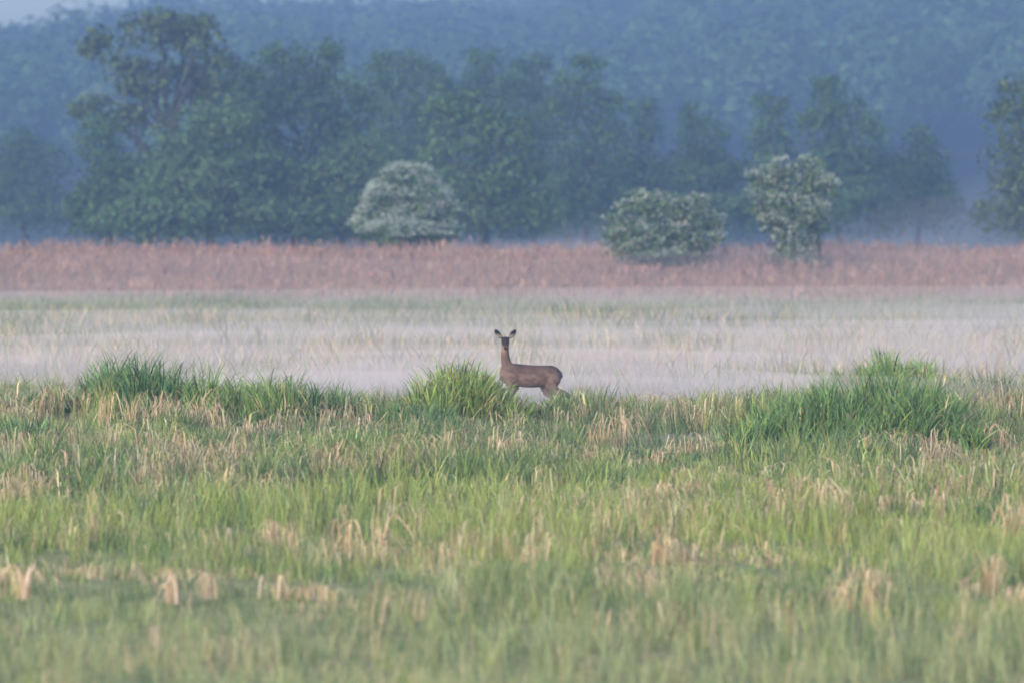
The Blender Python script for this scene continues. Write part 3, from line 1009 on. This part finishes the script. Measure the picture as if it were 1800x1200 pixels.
# ------------------------------------------------------------------ the deer
def deer():
    D = 80.0
    s = D / FPX
    zg = float(H(0.2, D))
    X0 = 0.25
    dz = -zg * 0        # heights below are above z = 0; legs reach the ground

    def loft(rings, sides=20):
        """rings : (centre, axis u vector, axis v vector)"""
        V, F = [], []
        for (c, u, v) in rings:
            c, u, v = map(np.array, (c, u, v))
            for j in range(sides):
                a = 2 * math.pi * j / sides
                V.append(c + math.cos(a) * u + math.sin(a) * v)
        n = len(rings)
        for k in range(n - 1):
            for j in range(sides):
                F.append([k * sides + j, k * sides + (j + 1) % sides, (k + 1) * sides + (j + 1) % sides, (k + 1) * sides + j])
        fl = [np.array(F)]
        caps = [np.array([list(range(sides))[::-1]]), np.array([[(n - 1) * sides + j for j in range(sides)]])]
        return np.array(V, float), fl + caps, np.zeros((len(V), 3))

    parts = []
    # trunk, chest (left) to rump (right): x, z-centre, half height, half width
    tr = [(-0.165, 0.585, 0.03, 0.03), (-0.150, 0.585, 0.085, 0.06), (-0.10, 0.585, 0.125, 0.085), (-0.03, 0.590, 0.140, 0.105), (0.05, 0.578, 0.147, 0.118),
          (0.15, 0.562, 0.151, 0.130), (0.26, 0.554, 0.149, 0.136), (0.36, 0.556, 0.144, 0.130), (0.45, 0.560, 0.142, 0.120), (0.53, 0.570, 0.130, 0.115),
          (0.595, 0.570, 0.106, 0.095), (0.636, 0.564, 0.070, 0.06), (0.66, 0.568, 0.04, 0.03)]
    parts.append(loft([((x, 0, z), (0, wy, 0), (0, 0, hz)) for (x, z, hz, wy) in tr], 24))
    # neck
    nk = [((-0.01, 0, 0.585), 0.105, 0.085), ((-0.05, 0, 0.67), 0.085, 0.072), ((-0.078, 0.0, 0.75), 0.066, 0.060), ((-0.090, -0.005, 0.83), 0.056, 0.054),
          ((-0.093, -0.012, 0.91), 0.051, 0.052), ((-0.090, -0.018, 0.985), 0.048, 0.050)]
    parts.append(loft([(c, (a, 0, 0), (0, b, 0.02)) for (c, a, b) in nk], 18))
    # head: skull to muzzle, looking at the camera (-Y) and a little down
    hx = -0.088
    hd = [((hx, 0.055, 1.025), 0.020, 0.020), ((hx, 0.035, 1.025), 0.044, 0.046), ((hx, -0.005, 1.022), 0.054, 0.060), ((hx, -0.045, 1.008), 0.055, 0.058),
          ((hx, -0.080, 0.988), 0.047, 0.050), ((hx, -0.115, 0.965), 0.036, 0.042), ((hx, -0.150, 0.942), 0.029, 0.035), ((hx, -0.175, 0.927), 0.025, 0.029),
          ((hx, -0.188, 0.920), 0.014, 0.016)]
    parts.append(loft([(c, (a, 0, 0), (0, 0.35 * b, 0.93 * b)) for (c, a, b) in hd], 18))
    # ears: cupped leaf shapes, opening to the camera
    for sg in (-1, 1):
        rings = []
        for t, wd in ((0.0, 0.012), (0.12, 0.019), (0.3, 0.028), (0.5, 0.032), (0.7, 0.029), (0.85, 0.020), (0.95, 0.012), (1.0, 0.005)):
            c = np.array([hx + sg * (0.040 + 0.100 * t + 0.006 * math.sin(3.1 * t)), 0.015 - 0.006 * math.sin(3 * t), 1.050 + 0.118 * t])
            ax = np.array([sg * 0.66, 0, 0.75])
            pv = np.array([sg * 0.75, 0, -0.66])
            rings.append((c, pv * wd * 1.22, np.array([0, 0.011, 0])))
        parts.append(loft(rings, 14))
    # legs
    def leg(pts):
        rings = []
        n = len(pts)
        P = [np.array(p[:3], float) for p in pts]
        for k in range(n):
            t = P[min(k + 1, n - 1)] - P[max(k - 1, 0)]
            t /= np.linalg.norm(t)
            u = np.cross(t, [0, 1, 0]); u /= np.linalg.norm(u)
            rings.append((P[k], u * pts[k][3], np.array([0, 1, 0]) * pts[k][4]))
        parts.append(loft(rings, 14))
    g = zg - 0.0
    # hind leg stretched backwards (near side)
    leg([(0.545, -0.05, 0.60, 0.10, 0.065), (0.54, -0.065, 0.50, 0.105, 0.06), (0.525, -0.07, 0.42, 0.085, 0.052), (0.565, -0.07, 0.365, 0.066, 0.045),
         (0.64, -0.07, 0.340, 0.050, 0.036), (0.72, -0.07, 0.315, 0.038, 0.028), (0.775, -0.07, 0.283, 0.029, 0.022), (0.785, -0.07, 0.215, 0.018, 0.016),
         (0.795, -0.07, 0.12, 0.014, 0.013), (0.80, -0.07, 0.06 + g, 0.017, 0.016), (0.79, -0.07, 0.03 + g, 0.020, 0.018), (0.785, -0.07, 0.0 + g, 0.022, 0.02)])
    # far hind leg, under the body
    leg([(0.50, 0.05, 0.58, 0.11, 0.06), (0.47, 0.06, 0.48, 0.10, 0.055), (0.435, 0.065, 0.40, 0.070, 0.045), (0.455, 0.065, 0.34, 0.046, 0.036),
         (0.52, 0.065, 0.285, 0.030, 0.026), (0.555, 0.065, 0.245, 0.025, 0.020), (0.548, 0.065, 0.19, 0.017, 0.015), (0.53, 0.065, 0.10, 0.014, 0.013),
         (0.52, 0.065, 0.05 + g, 0.017, 0.016), (0.512, 0.065, 0.02 + g, 0.020, 0.018), (0.51, 0.065, 0.0 + g, 0.021, 0.02)])
    for (x, yy, lift) in ((-0.02, -0.06, 0.0), (0.06, 0.06, 0.06)):
        leg([(x, yy * 0.7, 0.56, 0.085, 0.05), (x - 0.005, yy, 0.47, 0.062, 0.042), (x - 0.01, yy, 0.38, 0.036, 0.030), (x - 0.015 - lift, yy, 0.30, 0.027, 0.023),
             (x - 0.015 - lift, yy, 0.24, 0.024, 0.021), (x - 0.010 - lift, yy, 0.20, 0.017, 0.015), (x - 0.006 - lift, yy, 0.10, 0.013, 0.013),
             (x - 0.012 - lift, yy, 0.05 + g, 0.016, 0.015), (x - 0.02 - lift, yy, 0.02 + g, 0.019, 0.018), (x - 0.022 - lift, yy, 0.0 + g, 0.020, 0.02)])
    # short tail
    parts.append(loft([((0.63, 0, 0.60), (0.018, 0, 0), (0, 0.02, 0)), ((0.655, 0, 0.575), (0.016, 0, 0), (0, 0.02, 0)), ((0.665, 0, 0.545), (0.010, 0, 0), (0, 0.012, 0))], 10))

    # each loft is a closed shell; the voxel remesh fuses them into one continuous skin
    V, FL, C = [], {}, []
    v, fl, c = merge(parts)
    me = build_mesh('deer_shell', v, fl)
    tmp = bpy.data.objects.new('deer_shell', me)
    col.objects.link(tmp)
    md = tmp.modifiers.new('fuse', 'REMESH')
    md.mode = 'VOXEL'
    md.voxel_size = 0.0075
    sm = tmp.modifiers.new('soft', 'SMOOTH')
    sm.factor = 0.5
    sm.iterations = 5
    dg = bpy.context.evaluated_depsgraph_get()
    dg.update()
    body = bpy.data.meshes.new_from_object(tmp.evaluated_get(dg))
    bpy.data.objects.remove(tmp, do_unlink=True)
    n = len(body.vertices)
    co = np.zeros(n * 3); body.vertices.foreach_get('co', co); co = co.reshape(-1, 3)
    no = np.zeros(n * 3); body.vertices.foreach_get('normal', no); no = no.reshape(-1, 3)
    body.polygons.foreach_set('use_smooth', np.ones(len(body.polygons), bool))
    x, y, z = co.T
    # coat markings, with some shading painted into the coat
    base = np.array([0.122, 0.088, 0.080])
    back = np.array([0.068, 0.048, 0.045])
    pale = np.array([0.115, 0.085, 0.076])
    tint = np.repeat(base[None], n, 0)

    def mixin(c, f):
        nonlocal tint
        f = np.clip(f, 0, 1)[:, None]
        tint = tint * (1 - f) + np.array(c) * f

    trunk = sstep(0.80, 0.74, z)
    line = 0.62 - 0.02 * np.sin(x * 9) + 0.03 * (fbm(x, z, 0.05, 4, 2) - 0.5) - 0.04 * sstep(0.3, 0.6, x)
    mixin(back, sstep(line - 0.09, line + 0.08, z) * trunk * sstep(-0.05, 0.05, x))
    mixin(pale, sstep(0.50, 0.42, z) * 0.6)
    # shading painted along the shoulder and haunch edges, paler flank between
    mixin(back, 0.45 * np.exp(-((x - 0.09 - 0.10 * (z - 0.55)) / 0.030) ** 2) * sstep(0.70, 0.60, z))
    mixin(back, 0.45 * np.exp(-((x - 0.43 + 0.35 * (z - 0.55)) / 0.030) ** 2) * sstep(0.68, 0.58, z))
    mixin(pale, 0.6 * np.exp(-((x - 0.25) / 0.10) ** 2 - ((z - 0.53) / 0.07) ** 2))
    mixin((0.17, 0.135, 0.12), 0.6 * sstep(0.615, 0.65, x) * sstep(0.63, 0.58, z) * sstep(0.45, 0.50, z))
    # neck: greyer flanks, tan throat bib
    nkm = sstep(0.70, 0.78, z) * sstep(0.99, 0.93, z)
    mixin((0.12, 0.086, 0.068), nkm * 0.8)
    mixin((0.22, 0.145, 0.10), nkm * sstep(-0.2, -0.7, no[:, 1]) * sstep(0.80, 0.92, z) * 0.8)
    # head: dark mask, pale chin, rusty cheek
    hd_ = np.maximum(sstep(0.90, 0.925, z) * sstep(-0.070, -0.085, y), sstep(0.985, 1.0, z))
    mixin((0.034, 0.027, 0.028), hd_ * 0.95)
    r_ = np.hypot(x - hx - 0.028, z - 0.945)
    mixin((0.20, 0.08, 0.06), (r_ < 0.024) * (y < -0.06) * 0.8)
    mixin((0.24, 0.19, 0.15), sstep(0.912, 0.898, z) * (y < -0.09) * (z > 0.86))
    for sg in (-1, 1):
        ex, ez = hx + sg * 0.022, 0.955
        mixin((0.15, 0.125, 0.12), (np.hypot((x - ex), (z - ez)) < 0.012) * (y < -0.1) * 0.8)
    # ears: dark rim and tip, pale hair in the lower cup
    er = sstep(1.055, 1.07, z) * (np.abs(x - hx) > 0.045)
    tt = (z - 1.05) / 0.118
    mixin((0.014, 0.012, 0.014), er)
    mixin((0.18, 0.16, 0.14), er * sstep(0.0, -0.5, no[:, 1]) * sstep(0.62, 0.30, tt) * 0.9)
    tint = tint * (0.55 + 0.9 * fbm(x * 1.0 + y, z * 1.3 + x * 0.4, 0.05, 6, 3))[:, None]
    # hooves
    mixin((0.02, 0.018, 0.018), sstep(0.05, 0.03, z - zg))
    set_attr(body, tint)

    m = mat_attr('deer_coat', 0.85, 0.1, 0.0, 60.0, 0.15)
    body.materials.clear()
    root = bpy.data.objects.new('roe_deer', body)
    body.name = 'roe_deer'
    body.materials.append(m)
    col.objects.link(root)
    root.location = (0, D, 0)
    tag(root, 'brown roe deer standing in low mist, head turned to face the camera, ears raised', 'deer')
    blk = bpy.data.materials.new('wet_black')
    blk.use_nodes = True
    blk.node_tree.nodes['Principled BSDF'].inputs['Base Color'].default_value = (0.008, 0.007, 0.008, 1)
    blk.node_tree.nodes['Principled BSDF'].inputs['Roughness'].default_value = 0.2
    import bmesh

    def ball(name, c, sc):
        bm = bmesh.new()
        bmesh.ops.create_icosphere(bm, subdivisions=2, radius=1)
        for v_ in bm.verts:
            v_.co = mathutils.Vector((c[0] + v_.co.x * sc[0], c[1] + v_.co.y * sc[1], c[2] + v_.co.z * sc[2]))
        me_ = bpy.data.meshes.new(name)
        bm.to_mesh(me_)
        bm.free()
        for p_ in me_.polygons: p_.use_smooth = True
        link(name, me_, blk, root)
    for sg in (-1, 1):
        ball('eye', (hx + sg * 0.046, -0.058, 1.005), (0.010, 0.013, 0.013))
    ball('nose', (hx, -0.186, 0.924), (0.019, 0.012, 0.014))


deer()

# ------------------------------------------------------------------ haze and mist
M_HAZE = mat_volume('haze_air', (0.255, 0.415, 0.725), 0.00095)
bx0, bx1, by0, by1, bz0, bz1 = -960, 960, -60, 1460, -6, 95
hvv = np.array([[x, y, z] for z in (bz0, bz1) for y in (by0, by1) for x in (bx0, bx1)], float)
hff = np.array([[0, 2, 3, 1], [4, 5, 7, 6], [0, 1, 5, 4], [2, 6, 7, 3], [0, 4, 6, 2], [1, 3, 7, 5]])
tag(link('haze', build_mesh('haze', hvv, [hff]), M_HAZE), 'thin blue evening haze filling the whole valley', 'haze', kind='stuff')


def mist(label, x, y, rx, ry, h, density, color, seed):
    """a flat bank of ground mist that thins out to nothing at its rim"""
    na, nr = 72, 14
    rad = np.linspace(0, 1, nr + 1)[1:]
    V = [(0, 0, h)]
    for q in rad:
        for j in range(na):
            a = 2 * math.pi * j / na
            edge = 1 + 0.25 * (float(noise(math.cos(a) * 1.7 + seed * 3.1, math.sin(a) * 1.7 + seed, 0.8, seed)) - 0.5) * 2
            px, py = math.cos(a) * q * rx * edge, math.sin(a) * q * ry * edge
            bump = 0.35 + 1.3 * float(fbm(px * 0.6 + x, py + y, ry * 0.35, seed, 2))
            V.append((px, py, h * (1 - q * q) ** 3 * bump + 0.004))
    top = len(V)
    V += [(p[0], p[1], -0.45) for p in V]
    F3, F4 = [], []
    for j in range(na):
        F3.append([0, 1 + j, 1 + (j + 1) % na])
        F3.append([top, top + 1 + (j + 1) % na, top + 1 + j])
    for k in range(nr - 1):
        for j in range(na):
            a, b = 1 + k * na + j, 1 + k * na + (j + 1) % na
            F4.append([a, a + na, b + na, b])
            F4.append([top + a, top + b, top + b + na, top + a + na])
    for j in range(na):
        a, b = 1 + (nr - 1) * na + j, 1 + (nr - 1) * na + (j + 1) % na
        F4.append([a, top + a, top + b, b])
    m = mat_volume('mist_air', color, density)
    o = link('mist', build_mesh('mist', np.array(V, float), [np.array(F3), np.array(F4)]), m, None, (x, y, 0))
    tag(o, label, 'mist', kind='stuff')


MC = (0.955, 0.872, 0.878)
mist('low pale mist around the legs of the deer', -0.4, 83.2, 12, 11.5, 0.80, 0.15, MC, 1)
mist('soft low mist along the far side of the green crest', 0, 98, 30, 26, 0.60, 0.036, MC, 9)
mist('broad pale mist lying over the meadow behind the deer', 3, 122, 44, 46, 0.55, 0.029, MC, 2)
mist('streak of mist across the right half of the far meadow', 14, 150, 34, 36, 0.55, 0.026, MC, 3)
mist('thin mist over the left half of the far meadow', -14, 145, 34, 46, 0.50, 0.016, MC, 4)
mist('faint mist in front of the reed belt', 4, 194, 80, 72, 0.58, 0.011, MC, 5)
mist('thin veil of mist hanging about the foot of the reed belt', 3, 222, 70, 42, 2.1, 0.0075, MC, 31)
for k, (x, y, rx, ry, h, dn, lb) in enumerate((
        (-6.5, 101, 5, 9, 1.0, 0.028, 'thin wisp of mist beyond the left row of sedge'),
        (6.5, 107, 6, 10, 1.0, 0.030, 'thin wisp of mist left of the hazy pointed tussock'),
        (-2.5, 128, 8, 11, 1.0, 0.022, 'thin wisp of mist straight above the head of the deer'),
        (12.5, 134, 8, 11, 1.1, 0.026, 'thin bright wisp of mist at the right border of the far meadow'),
        (-14, 121, 7, 10, 0.9, 0.020, 'thin wisp of mist at the left border of the far meadow'),
        (4, 168, 12, 14, 1.1, 0.016, 'thin wisp of mist below the two right hand hawthorns'))):
    mist(lb, x, y, rx, ry, h, dn, MC, 20 + k)
mist('pale mist rising behind the reeds at the left border', -30, 300, 10, 14, 4.0, 0.020, (0.92, 0.95, 1.0), 6)
mist('pale mist rising behind the reeds below the right hand alder', 22, 300, 16, 14, 4.2, 0.014, (0.92, 0.95, 1.0), 7)
mist('pale mist rising behind the reeds under the dim scrub right of the dome shaped willow', 5, 296, 9, 12, 3.2, 0.014, (0.92, 0.95, 1.0), 8)
